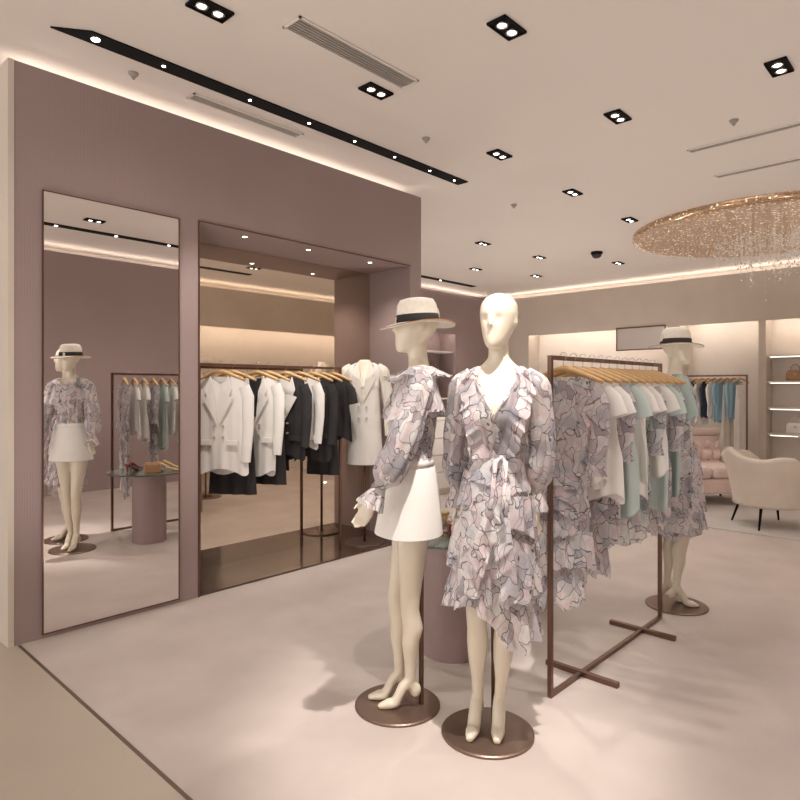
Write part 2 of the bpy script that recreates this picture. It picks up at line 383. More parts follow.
ch = thing('crystal_chandelier', 'round gold ceiling chandelier with cascading crystal strands', 'chandelier', (8.48,1.91,H))
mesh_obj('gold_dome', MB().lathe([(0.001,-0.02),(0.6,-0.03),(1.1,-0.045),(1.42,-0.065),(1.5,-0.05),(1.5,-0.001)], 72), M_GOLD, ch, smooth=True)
cr = MB()
for i in range(730):
    a = random.random()*2*pi
    if i < 580: r = 1.44*math.sqrt(random.random()); L0 = 0.01+0.04*random.random()
    else: r = 0.55*math.sqrt(random.random()); L0 = 0.15+0.80*random.random()*(1-r/0.7)
    x, y = r*math.cos(a), r*math.sin(a)
    cr.box(x-0.0006,x+0.0006,y-0.0006,y+0.0006,-0.05-L0,-0.045)
    k = max(1, int(L0/0.09))
    for j in range(k):
        z = -0.05 - L0*(j+1)/k; q = (0.005 if i < 580 else 0.007)+0.006*random.random()
        cr.add([(x+q,y,z),(x,y+q,z),(x-q,y,z),(x,y-q,z),(x,y,z+q*1.6),(x,y,z-q*1.6)],
               [(0,1,4),(1,2,4),(2,3,4),(3,0,4),(1,0,5),(2,1,5),(3,2,5),(0,3,5)])
o = mesh_obj('crystal_strands', cr, M_CRYS, ch); o['kind'] = 'stuff'

# ------------------------------------------------------------------ mannequin
TORSO = [(0.80,.10,.08,0.01),(0.86,.146,.10,0.01),(0.92,.152,.106,0.012),(1.0,.132,.094,0.008),(1.08,.103,.075,0),(1.14,.090,.069,-0.002),
         (1.22,.105,.079,-0.008),(1.30,.122,.097,-0.02),(1.36,.123,.089,-0.015),(1.42,.137,.071,0),(1.46,.142,.059,0.004),(1.49,.121,.054,0.008),
         (1.515,.070,.047,0.01),(1.545,.043,.043,0.006),(1.62,.039,.043,-0.002)]
def tprof(z):
    T = TORSO
    if z <= T[0][0]: return T[0][1:4]
    for i in range(len(T)-1):
        if z <= T[i+1][0]:
            f = (z-T[i][0])/(T[i+1][0]-T[i][0])
            return tuple(T[i][k]*(1-f)+T[i+1][k]*f for k in (1,2,3))
    return T[-1][1:4]

def hand(mb, w, d, side, palm_n):
    w = Vector(w); d = Vector(d).normalized(); s = Vector(side); s = (s - d*s.dot(d)).normalized(); n = d.cross(s).normalized()*palm_n
    mb.tube([w-d*0.02, w+d*0.02, w+d*0.055, w+d*0.085], [0.019,0.024,0.031,0.030], 12, flat=0.5, up=n)
    for k, ln in ((0.026,0.070),(0.0087,0.080),(-0.0087,0.074),(-0.026,0.058)):
        b = w + d*0.075 + s*k
        mb.tube([b, b+d*ln*0.45+n*0.004, b+d*ln*0.78+n*0.014, b+d*ln*0.98+n*0.026], [0.0092,0.0088,0.0078,0.006], 8)
    b = w + d*0.025 + s*0.022
    mb.tube([b, b+d*0.028+s*0.018+n*0.006, b+d*0.052+s*0.024+n*0.014, b+d*0.068+s*0.024+n*0.02], [0.011,0.0098,0.0088,0.0065], 8)

def make_body(parent, arms, legs, head_yaw=0.0, voxel=0.0065):
    mb = MB(); mb.erings(TORSO, 32)
    st = len(mb.v)
    HD = [(1.574,.014,.018,-.066),(1.586,.031,.040,-.052),(1.610,.047,.064,-.032),(1.65,.061,.084,-.012),(1.69,.071,.094,0.0),(1.725,.076,.099,.004),
          (1.76,.073,.093,.008),(1.787,.058,.073,.010),(1.802,.036,.046,.012),(1.810,.012,.015,.012)]
    mb.erings(HD, 28)
    mb.tube([(0,-0.088,1.715),(0,-0.098,1.69),(0,-0.105,1.672),(0,-0.089,1.662)], [0.007,0.008,0.009,0.007], 10)
    mb.ell((0,-0.083,1.636),(0.021,0.012,0.006)); mb.ell((0,-0.081,1.625),(0.017,0.012,0.007))
    for sx in (-1,1): mb.ell((sx*0.072,0.010,1.688),(0.006,0.015,0.026))
    mb.xf(Matrix.Rotation(head_yaw, 4, 'Z'), st)
    for L in legs:
        hip, kn, an, toe = [Vector(q) for q in L]
        mid = hip.lerp(kn,0.45); cf = kn.lerp(an,0.32)+Vector((0,0.012,0)); lo = kn.lerp(an,0.75)
        mb.tube([hip+Vector((0,0,0.05)),hip-Vector((0,0,0.04)),mid,hip.lerp(kn,0.8),kn,kn.lerp(an,0.12),cf,kn.lerp(an,0.52),lo,an,an-Vector((0,-0.005,0.03))],
                [0.066,0.074,0.061,0.048,0.043,0.041,0.045,0.038,0.027,0.024,0.024], 18, up=(0,1,0))
        hd = (toe-an); hd.z = 0; hd.normalize()
        heel = an - hd*0.026; heel.z = an.z-0.045
        mb.ell(tuple(heel),(0.023,0.028,0.034))
        b = toe - hd*0.055
        mb.tube([an+Vector((0,0,0.01)), an+hd*0.03-Vector((0,0,0.03)), (an+hd*0.03).lerp(b,0.6)-Vector((0,0,0.03)), b+Vector((0,0,0.016)), toe+Vector((0,0,0.004))],
                [0.026,0.029,0.029,0.031,0.015], 14, flat=0.75, up=(0,0,1))
    for A in arms:
        sh, el, wr = [Vector(q) for q in A[:3]]
        mb.ell(tuple(sh), (0.044,0.042,0.044))
        mb.tube([sh, sh.lerp(el,0.3), el, el.lerp(wr,0.25), wr], [0.041,0.036,0.029,0.030,0.019], 14)
        hand(mb, wr, wr-el, A[3], A[4])
    o = mesh_obj('body', mb, M_SKIN, parent, smooth=True)
    md = o.modifiers.new('r', 'REMESH'); md.mode = 'VOXEL'; md.voxel_size = voxel; md.use_smooth_shade = True
    dg = bpy.context.evaluated_depsgraph_get(); dg.update()
    me = bpy.data.meshes.new_from_object(o.evaluated_get(dg))
    o.modifiers.clear(); o.data = me
    bm = bmesh.new(); bm.from_mesh(me)
    for _ in range(5): bmesh.ops.smooth_vert(bm, verts=bm.verts, factor=0.5, use_axis_x=True, use_axis_y=True, use_axis_z=True)
    R = Matrix.Rotation(head_yaw, 3, 'Z')
    for sx in (-1,1):
        c = R @ Vector((sx*0.030,-0.090,1.697)); inn = R @ Vector((0,1,0))
        for v in bm.verts:
            if v.co.z > 1.6:
                d2 = (v.co-c).length_squared
                if d2 < 0.004: v.co += inn*0.006*math.exp(-d2/0.00035)
    bm.to_mesh(me); bm.free()
    me.polygons.foreach_set('use_smooth', [True]*len(me.polygons))
    if not me.materials: me.materials.append(M_SKIN)
    return o

def lean(root, dx, dy):
    """give the whole figure its slight contrapposto lean: shift rises with height"""
    for o in root.children:
        if o.name.startswith(('base_plate','pole')): continue
        if o.name.startswith('hat'):
            o.location.x += dx; o.location.y += dy; continue
        for v in o.data.vertices:
            k = min(1.0, max(0.0, (v.co.z-0.12)/1.3)); k = k**0.8
            v.co.x += dx*k; v.co.y += dy*k

def stand(parent, pole_xy, z1, r=0.19):
    mesh_obj('base_plate', MB().lathe([(0.001,0),(r,0),(r,0.008),(r-0.006,0.012),(0.001,0.012)], 56), M_PLATE, parent)
    mesh_obj('pole', MB().tube([(*pole_xy,0.012),(*pole_xy,z1)], 0.011, 14), M_BRONZE, parent, smooth=True)

def bodice(mb, z0, ztop, off=0.012, nu=96, nv=24, wob=0.004, pleat=0):
    def fn(u, v):
        a = 2*pi*u; z = z0 + (ztop(a)-z0)*v
        hw, hd, cy = tprof(z); o = off + wob*math.sin(9*a+z*25) + 0.0035*pleat*math.sin(22*a+8*z)
        return (math.sin(a)*(hw+o), cy-math.cos(a)*(hd+o), z)
    mb.grid(fn, nu, nv, True)
def vneck(low, top, half=1.25):
    def g(a):
        a = (a+pi) % (2*pi) - pi; t = min(1.0, abs(a)/half)
        return low + (top-low)*t
    return g
def skirt(mb, z0, hem, r1, folds=14, amp=0.012, nv=18, ph=0.0, pw=0.8):
    hw, hd, cy = tprof(z0)
    def fn(u, v):
        a = 2*pi*u; z = z0 + (hem(a)-z0)*v; q = v**pw
        A = (hw+0.012)*(1-q) + r1[0]*q; B = (hd+0.012)*(1-q) + r1[1]*q
        k = 1 + amp/0.15*q*math.sin(folds*a+ph+1.2*math.sin(2*a))
        return (math.sin(a)*A*k, cy*(1-q)-math.cos(a)*B*k, z)
    mb.grid(fn, folds*8, nv, True)
def sleeve(mb, pts, rad, cuff=0.05, waves=6, camp=0.009, cflare=0.02):
    P = [Vector(p) for p in pts]
    Q = []; R = []
    for i in range(len(P)-1):
        for k in range(6):
            t = k/6
            Q.append(P[i].lerp(P[i+1], t)); s_ = t*t*(3-2*t); R.append(rad[i]*(1-s_)+rad[i+1]*s_)
    Q.append(P[-1]); R.append(rad[-1])
    for _ in range(2): Q = [Q[0]] + [(Q[i-1]+Q[i]*2+Q[i+1])/4 for i in range(1,len(Q)-1)] + [Q[-1]]
    R = [r*(1+0.04*math.sin(i*1.3)) for i, r in enumerate(R)]
    st = len(mb.v); n = 36; mb.tube(Q, R, n, cap=False)
    for j in range(len(Q)):
        for i in range(n):
            v = mb.v[st+j*n+i]; c = Q[j]; mb.v[st+j*n+i] = c + (v-c)*(1+0.09*math.sin(i*2*pi/n*8+j*0.2))
    if cuff > 0:
        d = (P[-1]-P[-2]).normalized(); a = d.orthogonal().normalized(); b = d.cross(a)
        pts2 = []; outs = []
        for i in range(16):
            o = a*math.cos(2*pi*i/16)+b*math.sin(2*pi*i/16); pts2.append(P[-1]+o*rad[-1]*0.9); outs.append(o)
        mb.ruffle(pts2, outs, d, cuff, waves, camp, cflare)
def ring_path(z0, A, B, cy, tilt=0.0, tph=0.0, n=64, t2=0.0):
    pts = []; outs = []
    for i in range(n):
        a = 2*pi*i/n; pts.append(Vector((math.sin(a)*A, cy-math.cos(a)*B, z0+tilt*math.sin(a+tph)+t2*math.cos(2*a))))
        outs.append(Vector((math.sin(a), -math.cos(a), 0)))
    return pts, outs
def neck_path(g, off, a0, a1, n=40, upz=0.35):
    pts = []; outs = []
    for i in range(n+1):
        a = a0+(a1-a0)*i/n; z = g(a); hw, hd, cy = tprof(z)
        pts.append(Vector((math.sin(a)*(hw+off), cy-math.cos(a)*(hd+off), z))); outs.append(Vector((math.sin(a)*0.9,-math.cos(a),upz)).normalized())
    return pts, outs

def sunhat(parent, z, yaw=0.0, tilt=0.0):
    h = MB()
    h.lathe([(0.001,0.105),(0.045,0.107),(0.072,0.100),(0.084,0.080),(0.090,0.04),(0.094,0.0)], 40)
    def brim(u, v):
        a = 2*pi*u; r = 0.094 + 0.066*v
        return (r*math.cos(a), r*1.04*math.sin(a), -0.012*v + 0.010*v*v*math.cos(2*a))
    h.grid(brim, 56, 6, True)
    o = mesh_obj('hat', h, M_STRAW, parent, smooth=True, loc=(0,0.004,z), rot=yaw, solid=0.004)
    o.rotation_euler = (tilt, 0, yaw)
    o['label'] = 'pale straw boater sun hat with black ribbon'
    mesh_obj('ribbon', MB().lathe([(0.0965,0.003),(0.0945,0.020),(0.0925,0.036)], 40), M_BLKCLOTH, o, smooth=True, solid=0.003)
    def edge(u, v):
        a = 2*pi*u; r = 0.157 + 0.005*v
        return (r*math.cos(a), r*1.04*math.sin(a), -0.0115 + 0.010*math.cos(2*a)+0.003)
    mesh_obj('brim_edge', MB().grid(edge, 56, 1, True), M_TAN, o, solid=0.004)
    return o

def facing(dx, dy): return math.atan2(dy, dx) + pi/2

# --- mannequin A : ruffled wrap dress
A = thing('mannequin', 'bald cream mannequin in ruffled lavender print wrap dress', 'mannequin', (2.12,1.49,0), facing(-1,-0.52), 'cream display mannequins')
armsA = [((-0.152,0.004,1.44),(-0.178,0.045,1.18),(-0.172,0.060,0.96),(0.2,-1,0),1), ((0.152,0.004,1.44),(0.178,0.045,1.18),(0.166,0.060,0.96),(-0.2,-1,0),-1)]
legsA = [((-0.078,0.01,0.84),(-0.058,-0.02,0.48),(-0.046,0.03,0.13),(-0.058,-0.115,0.016)), ((0.078,0.01,0.84),(0.056,0.0,0.48),(0.044,0.04,0.13),(0.050,-0.10,0.016))]
make_body(A, armsA, legsA, head_yaw=-0.22)
stand(A, (0.02,0.045), 0.82)
d = MB(); g = vneck(1.315,1.508,0.74)
bodice(d, 1.12, g, 0.008, wob=0.002, pleat=1)
pts, outs = neck_path(g, 0.007, 0.02, 2*pi-0.02, 80, 0.15)
d.ruffle(pts, outs, (0,0,-1), 0.034, 26, 0.003, 0.012, closed=False)
for sx in (-1,1):
    pts = []; outs = []
    for i in range(33):
        t = i/32; z = 1.505 - 0.36*t; x = sx*(0.098 - 0.085*t**1.2)
        hw, hd, cy = tprof(z); yy = cy - (hd+0.010)*math.sqrt(max(0.02,1-(x/(hw+0.010))**2))
        if t < 0.06: yy = yy*0.5
        pts.append(Vector((x,yy,z))); outs.append(Vector((sx*0.2,-1,0.1)))
    d.ruffle(pts, outs, (sx*0.80,0.10,-0.62), 0.075, 7, 0.008, 0.008, closed=False, ph=sx*1.3, rows=8)
    pts = [Vector((sx*(0.085+0.070*math.sin(pi*0.5*t)), -0.055+0.11*t, 1.495-0.02*t)) for t in [i/14 for i in range(15)]]
    d.ruffle(pts, [Vector((sx,0,0.7))]*15, (sx*0.4,0,-0.9), 0.080, 7, 0.007, 0.022, closed=False)
skirt(d, 1.14, lambda a: 0.68, (0.150,0.120), folds=15, amp=0.006, pw=0.5)
for k, (z, AA, BB, w_, wv, fl, am, un, t2, ti, hk) in enumerate(((1.125,0.100,0.078,0.10,12,0.034,0.006,0.15,0,-0.01,0.05),(1.05,0.128,0.098,0.15,14,0.026,0.008,0.18,0.0,-0.05,0.05),
        (0.96,0.150,0.117,0.17,15,0.026,0.010,0.2,0.015,0.04,0.08),(0.86,0.160,0.126,0.19,15,0.028,0.012,0.2,0.02,-0.05,0.08),(0.76,0.160,0.128,0.19,15,0.034,0.014,0.2,0.03,0.03,0.10),(0.68,0.152,0.122,0.19,14,0.046,0.016,0.22,0.04,-0.05,0.12))):
    pts, outs = ring_path(z, AA, BB, 0, ti, 0.2, t2=t2)
    d.ruffle(pts, outs, (0,0,-1), w_, wv, am, fl, ph=k*1.7, un=un, hk=hk)
for (xa, xb, za, zb, wd, wv) in ((0.04,-0.12,1.13,0.62,0.085,7),(0.05,0.125,1.08,0.62,0.085,6)):
    pts = [Vector((xa+(xb-xa)*t, -0.108-0.070*math.sin(pi*t*0.70), za+(zb-za)*t)) for t in [i/24 for i in range(25)]]
    s_ = 1 if xb < xa else -1
    d.ruffle(pts, [Vector((-0.1,-1,0))]*25, (0.70*s_,0.0,-0.72), wd, wv, 0.011, 0.010, closed=False)
for sx in (-1,1):
    q = [Vector((0.03,-0.088,1.15)),Vector((0.03+sx*0.020,-0.118,1.13)),Vector((0.03+sx*0.022,-0.178,1.0)),Vector((0.03+sx*0.03,-0.195,0.93))]
    d.tube(q, [0.005,0.010,0.008,0.012], 8, flat=0.3, up=(0,1,0))
mesh_obj('dress', d, M_PRINT, A, smooth=True)
mesh_obj('waist_sash', MB().erings([(1.12,.105,.082,0),(1.15,.100,.080,0),(1.175,.105,.083,-.003)], 48, False), M_PRINT, A, smooth=True, solid=0.004)
for a in armsA:
    sx = 1 if a[0][0] > 0 else -1
    q = MB(); sleeve(q, [(a[0][0]-sx*0.045,a[0][1],a[0][2]+0.042),(a[0][0]+sx*0.004,a[0][1],a[0][2]-0.01),(a[1][0]+sx*0.004,a[1][1],a[1][2]),(a[2][0]+sx*0.004,a[2][1]+0.005,a[2][2]+0.11),(a[2][0],a[2][1],a[2][2]+0.03)],[0.028,0.050,0.051,0.057,0.026], 0.075, 8, 0.007, 0.022)
    mesh_obj('dress_sleeve', q, M_PRINT, A, smooth=True)
lean(A, 0.045, 0.0)

# --- mannequin B : hat, ruffled blouse, white skirt
B = thing('mannequin', 'cream mannequin with sun hat, printed blouse and white mini skirt', 'mannequin', (2.03,1.915,0), facing(-0.74,0.67), 'cream display mannequins')
armsB = [((-0.152,0.004,1.44),(-0.205,0.00,1.18),(-0.235,-0.09,0.975),(0.3,-1,0.1),1), ((0.152,0.004,1.44),(0.196,-0.060,1.185),(0.205,-0.165,0.985),(-0.3,-1,0.0),-1)]
legsB = [((-0.074,0.01,0.84),(-0.052,-0.03,0.48),(-0.032,0.01,0.13),(-0.040,-0.13,0.016)), ((0.074,0.01,0.84),(0.056,0.02,0.48),(0.040,0.05,0.13),(0.047,-0.09,0.016))]
make_body(B, armsB, legsB, head_yaw=0.1)
stand(B, (0.02,0.105), 0.80)
d = MB(); g = vneck(1.43,1.512,0.8); bodice(d, 1.10, g, 0.014, wob=0.004, pleat=1)
pts, outs = neck_path(g, 0.010, 0.0, 2*pi*0.99, 60, 0.6); d.ruffle(pts, outs, (0,0,-1), 0.090, 14, 0.010, 0.090, closed=False)
pts, outs = ring_path(1.44, 0.142, 0.086, -0.005, 0.0, 0); d.ruffle(pts, outs, (0,0,-1), 0.14, 12, 0.011, 0.050, un=0.15)
pts, outs = ring_path(1.14, 0.100, 0.077, 0, 0.0, 0); d.ruffle(pts, outs, (0,0,-1), 0.026, 16, 0.004, 0.012)
mesh_obj('blouse', d, M_PRINT, B, smooth=True)
for a in armsB:
    sx = 1 if a[0][0] > 0 else -1
    q = MB(); sleeve(q, [(a[0][0]-sx*0.04,a[0][1],a[0][2]+0.042),(a[0][0]+sx*0.006,a[0][1],a[0][2]-0.01),(a[1][0],a[1][1]-0.01,a[1][2]),tuple(Vector(a[1]).lerp(Vector(a[2]),0.60)),tuple(Vector(a[1]).lerp(Vector(a[2]),0.86))],[0.032,0.055,0.064,0.066,0.025], 0.085, 8, 0.008, 0.034)
    mesh_obj('blouse_sleeve', q, M_PRINT, B, smooth=True)
d = MB(); skirt(d, 1.10, lambda a: 0.785, (0.184,0.152), folds=6, amp=0.001, pw=0.62)
mesh_obj('skirt', d, M_WHITE, B, smooth=True)
mesh_obj('waistband', MB().erings([(1.085,.125,.094,0),(1.12,.109,.083,0)], 40, False), M_WHITE, B, smooth=True, solid=0.006)
sunhat(B, 1.705, 0.35, 0.06)
lean(B, 0.060, 0.080)

# --- mannequin C
C = thing('mannequin', 'cream mannequin with sun hat and sage and print ruffle outfit', 'mannequin', (4.20,1.46,0), facing(0.6,-1), 'cream display mannequins')
make_body(C, armsA, legsB, head_yaw=0.1, voxel=0.008)
stand(C, (0.0,0.105), 0.80)
d = MB(); bodice(d, 1.10, vneck(1.46,1.508,0.8), 0.018, wob=0.006); mesh_obj('blouse', d, M_PRINT2, C, smooth=True)
for a in armsA:
    sx = 1 if a[0][0] > 0 else -1
    q = MB(); sleeve(q, [(a[0][0]-sx*0.04,a[0][1],a[0][2]+0.04),(a[0][0]+sx*0.012,a[0][1],a[0][2]-0.02),tuple(Vector(a[0]).lerp(Vector(a[1]),0.8))],[0.035,0.058,0.080], 0)
    mesh_obj('blouse_sleeve', q, M_SAGE, C, smooth=True)
d = MB(); skirt(d, 1.13, lambda a: 0.56, (0.18,0.15), folds=12, amp=0.010, pw=0.6)
for k, (z, AA, BB, w_) in enumerate(((1.0,0.15,0.12,0.19),(0.84,0.17,0.14,0.20),(0.68,0.175,0.145,0.20))):
    pts, outs = ring_path(z, AA, BB, 0, 0.03, 1+k); d.ruffle(pts, outs, (0,0,-1), w_, 14, 0.010, 0.03, ph=k, un=0.2)
mesh_obj('skirt', d, M_PRINT, C, smooth=True)
sunhat(C, 1.705, 0.0, 0.0)

# ------------------------------------------------------------------ clothes racks & garments
def rack(loc, L, Hh, label, inset=0.3, feet=True):
    t = thing('clothes_rack', label, 'clothes rack', loc)
    s = 0.010
    for x in (0, L):
        mesh_obj('upright', MB().box(x-s,x+s,-s,s,0.0,Hh-s), M_BRONZE, t)
    mesh_obj('top_rail', MB().box(-s,L+s,-s,s,Hh-s,Hh+s), M_BRONZE, t)
    if feet:
        mesh_obj('floor_bar', MB().box(s,L-s,-s,s,0.0,0.02), M_BRONZE, t)
        for x in (inset, L-inset+0.02):
            mesh_obj('foot_bar', MB().box(x-0.014,x+0.014,-0.19,0.19,0.0,0.024), M_BRONZE, t)
    return t
rack((2.56,1.45,0), 1.33, 1.56, 'bronze metal clothes rack with crossed floor bars, full of garments')
rack((2.30,4.15,0.012), 1.36, 1.58, 'slim bronze clothes rail standing inside the wall niche', feet=False)

HG = {}
def hanger(x, y, z, rot, group):
    key = 'h'
    if key not in HG:
        t = thing('clothes_hanger', 'wooden clothes hanger with metal hook on the rail', 'hanger', (x,y,z), rot, group)
        b = MB(); n = 12; P = []; R = []
        for i in range(-n, n+1):
            q = i/n; P.append((0.0, 0.185*q, -0.060-0.066*abs(q)**1.25)); R.append(0.016-0.006*abs(q))
        b.tube(P, R, 10, flat=1.0, up=(1,0,0))
        mesh_obj('hanger_arms', b, M_WOOD, t, smooth=True)
        hk = []
        for i in range(11):
            a = math.radians(-60 + 240*i/10); hk.append((0, 0.0155*math.cos(a), 0.0005+0.0155*math.sin(a)))
        hk = hk + [(0,-0.010,-0.016),(0,0,-0.026),(0,0,-0.056)]
        mesh_obj('hook', MB().tube(hk, 0.0016, 8, up=(1,0,0)), M_CHROME, t, smooth=True)
        HG[key] = t; return t
    c = copy_tree(HG[key], (x,y,z), rot); c['group'] = group
    return c

def garment(kind, x, y, z, m, L, rot=0.0, sl=0.2, w=0.19, flare=1.0, label='', cat='garment', name='garment', group=None, seed=0, inner=None, thick=0.030):
    rnd = random.Random(seed); ph = rnd.random()*6
    t = thing(name, label, cat, (x,y,z), rot, group)
    g = MB()
    zs = lambda yy: -0.060-0.36*abs(yy)
    ruf = kind == 'ruffle'
    fa = 0.017 if kind == 'tee' else 0.008
    def body(u, v):
        a = 2*pi*u
        if ruf: ww = w*(0.97 - 0.34*math.sin(pi*min(1,v*1.5))**1 - (0.20*v))
        else: ww = w*(0.97 + (flare-1)*v - 0.06*math.sin(pi*min(1,v*1.6))*(2.0 if kind == 'tee' else 1))
        yy = ww*math.cos(a); th = 0.009 + (thick-0.009)*min(1, v*5)
        zt = zs(yy*0.97/(ww/w))
        if abs(yy) < 0.085: zt = -0.092 - (0.06 if math.sin(a) < 0 else 0.0)*(1-abs(yy)/0.085)
        zb = -L*(0.86 if ruf else 1) - (0.05 if ruf else 0.026)*math.sin(3*a+ph)
        xx = th*math.sin(a) + fa*v*math.sin(yy*34+ph+v*2) + 0.55*fa*v*math.sin(yy*85+ph*2)
        return (xx, yy + 0.022*v*math.sin(ph*3), zt+(zb-zt)*v)
    if kind == 'skirt':
        def sk(u, v):
            a = 2*pi*u; yy = (w-0.05+0.05*v)*math.cos(a)
            return (0.02*math.sin(a)+0.008*v*math.sin(yy*60+ph), yy, -0.15-(L-0.15)*v)
        g.grid(sk, 56, 12, True)
    else:
        g.grid(body, 90, 28, True)
        for sy in (-1,1):
            y0 = sy*(w-0.020); z0 = zs(w)-0.030
            if sl < 0.3:
                q = [(0,y0-sy*0.015,z0+0.008),(0,y0+sy*0.022,z0-0.045),(-0.004,y0+sy*0.048,z0-sl)]; r = [0.032,0.046,0.050]
            else:
                q = [(0,y0,z0),(0,y0+sy*0.030,z0-0.08),(-0.012,y0+sy*0.038,z0-sl*0.55),(-0.02,y0+sy*0.022,z0-sl)]; r = [0.044,0.050,0.044,0.038]
            if w < 0.15: r = [k_*0.75 for k_ in r]
            g.tube(q, r, 16, cap=False, flat=0.42 if sl < 0.3 else 0.55, up=(1,0,0))
            if ruf:
                e = Vector(q[-1]); pts=[]; outs=[]
                for i in range(14):
                    aa = 2*pi*i/14; o = Vector((0.5*math.sin(aa),math.cos(aa),0)); pts.append(e+o*0.036); outs.append(o.normalized())
                g.ruffle(pts, outs, (0,0,-1), 0.06, 8, 0.006, 0.010)
        if ruf:
            zz = -0.40; i = 0
            while zz > -L+0.12:
                pts=[]; outs=[]; W = w*(0.66+0.12*math.sin(i*2.1+ph)); oy = 0.025*math.sin(i*1.7+ph)
                for k in range(40):
                    aa = 2*pi*k/40; pts.append(Vector((0.020*math.sin(aa), oy+W*math.cos(aa), zz+0.07*math.cos(aa+i+ph))))
                    outs.append(Vector((math.sin(aa)*0.55, 0.6*math.cos(aa), 0)))
                g.ruffle(pts, outs, (0,0,-1), 0.16, 11, 0.008, 0.016, ph=i*2.0+ph, un=0.18, hk=0.08); zz -= 0.12; i += 1
            for sy in (-1,1):
                pts = [Vector((-0.026, sy*(0.10-0.004*k), -0.10-0.028*k)) for k in range(17)]
                g.ruffle(pts, [Vector((-1,0,0))]*17, (0,sy*0.7,-0.6), 0.080, 6, 0.006, 0.006, closed=False, ph=sy)
    mesh_obj('fabric', g, m, t, smooth=True)
    if kind == 'blazer':
        for sy in (-1,1):
            lp = MB(); lp.add([(-0.030,sy*0.070,-0.085),(-0.048,sy*0.105,-0.19),(-0.050,sy*0.085,-0.235),(-0.052,sy*0.120,-0.25),(-0.050,sy*0.012,-0.44),(-0.042,sy*0.03,-0.20)],
                              [(0,1,2,5),(2,3,4,5)])
            mesh_obj('lapel', lp, (M_WHITE if seed in (34,36) else m), t, solid=0.008)
            mesh_obj('pocket_flap', MB().box(-0.052,-0.034,min(sy*0.06,sy*0.15),max(sy*0.06,sy*0.15),-0.60,-0.56), m, t, bevel=0.003)
        if inner:
            sh = MB(); sh.add([(-0.036,-0.055,-0.10),(-0.036,0.055,-0.10),(-0.043,0.010,-0.40),(-0.043,-0.010,-0.40)],[(0,1,2,3)])
            mesh_obj('lining', sh, inner, t, solid=0.002)
        for zb in (-0.46,-0.54):
            for yb in (-0.035,0.035):
                mesh_obj('button', MB().tube([(-0.052,yb,zb),(-0.036,yb,zb)], 0.008, 14), M_BTN, t)
    return t

RZ = 1.56; gp = 'garments on the bronze rack'
D_ = lambda k: ('printed ruffled chiffon dress on a wooden hanger','dress','hanging_dress') if k else ('mint printed ruffled dress on a wooden hanger','dress','hanging_dress')
TS = ('white short sleeve t-shirt on a wooden hanger','t-shirt','hanging_tshirt')
BL = ('pale mint blouse on a wooden hanger','blouse','hanging_blouse')
ML = [('ruffle',M_PRINT,1.18,0.34,1.0,*D_(1)),
      ('tee',M_WHITE,0.60,0.12,1.0,*TS),
      ('tee',M_WHITE,0.68,0.12,1.0,*TS),
      ('ruffle',M_PRINT,1.04,0.30,1.0,*D_(1)),
      ('tee',M_MINT,0.78,0.14,1.0,*BL),
      ('tee',M_WHITE,0.62,0.12,1.0,*TS),
      ('tee',M_WHITE,0.72,0.12,1.0,*TS),
      ('ruffle',M_PRINT2,1.00,0.3,1.0,*D_(0)),
      ('tee',M_WHITE,0.62,0.12,1.0,*TS),
      ('tee',M_MINT,0.82,0.14,1.0,*BL),
      ('ruffle',M_PRINT,0.98,0.3,1.0,*D_(1)),
      ('tee',M_SAGE,0.76,0.16,1.0,'sage green t-shirt on a wooden hanger','t-shirt','hanging_tshirt')]
for i, (k, m, L, sl, fl, lb, ct, nm_) in enumerate(ML):
    x = 2.68+0.099*i; rt = 0.20
    hanger(x, 1.45, RZ+0.0125, rt, 'wooden hangers on the bronze rack')
    garment(k, x, 1.45, RZ+0.004, m, L, rt, sl, flare=fl, w=0.155 if k == 'ruffle' else 0.180, label=lb, cat=ct, name=nm_, group=gp, seed=i, thick=0.016)
NZr = 1.592; gp2 = 'garments in the wall niche'
BZ = ('white tailored blazer with lapels on a wooden hanger','blazer','hanging_blazer')
NL = [('blazer',M_WHITE,0.80,0.56,1.10,*BZ,2.48,None,0.60,0.20),
      ('skirt',M_BLKCLOTH,0.98,0,1.0,'black skirt hanging below the blazers','skirt','hanging_skirt',2.58,None,0.60,0.19),
      ('blazer',M_WHITE,0.84,0.54,1.05,*BZ,2.80,M_BLKCLOTH,0.50,0.172),
      ('skirt',M_BLKCLOTH,0.94,0,1.0,'black skirt hanging below the blazers','skirt','hanging_skirt',2.90,None,0.5,0.16),
      ('blazer',M_BLKCLOTH,0.74,0.50,1.05,'black blazer with white lapels on a wooden hanger','blazer','hanging_blazer',3.07,M_WHITE,0.50,0.172),
      ('blazer',M_WHITE,0.66,0.48,1.0,*BZ,3.21,M_BLKCLOTH,0.46,0.168),
      ('blazer',M_BLKCLOTH,0.78,0.50,1.05,'black blazer with white lapels on a wooden hanger','blazer','hanging_blazer',3.35,M_WHITE,0.46,0.172),
      ('skirt',M_BLKCLOTH,0.92,0,1.0,'black skirt hanging below the blazers','skirt','hanging_skirt',3.46,None,0.4,0.16),
      ('tee',M_BLKCLOTH,0.62,0.16,1.0,'short black shirt on a wooden hanger','shirt','hanging_shirt',3.58,None,0.35,0.17)]
for i, (k, m, L, sl, fl, lb, ct, nm_, x, inn, rt, ww) in enumerate(NL):
    hanger(x, 4.15, NZr+0.0125, rt, 'wooden hangers in the niche')
    garment(k, x, 4.15, NZr+0.004, m, L, rt, sl, w=ww, flare=fl, label=lb, cat=ct, name=nm_, group=gp2, seed=30+i, inner=inn, thick=0.028)

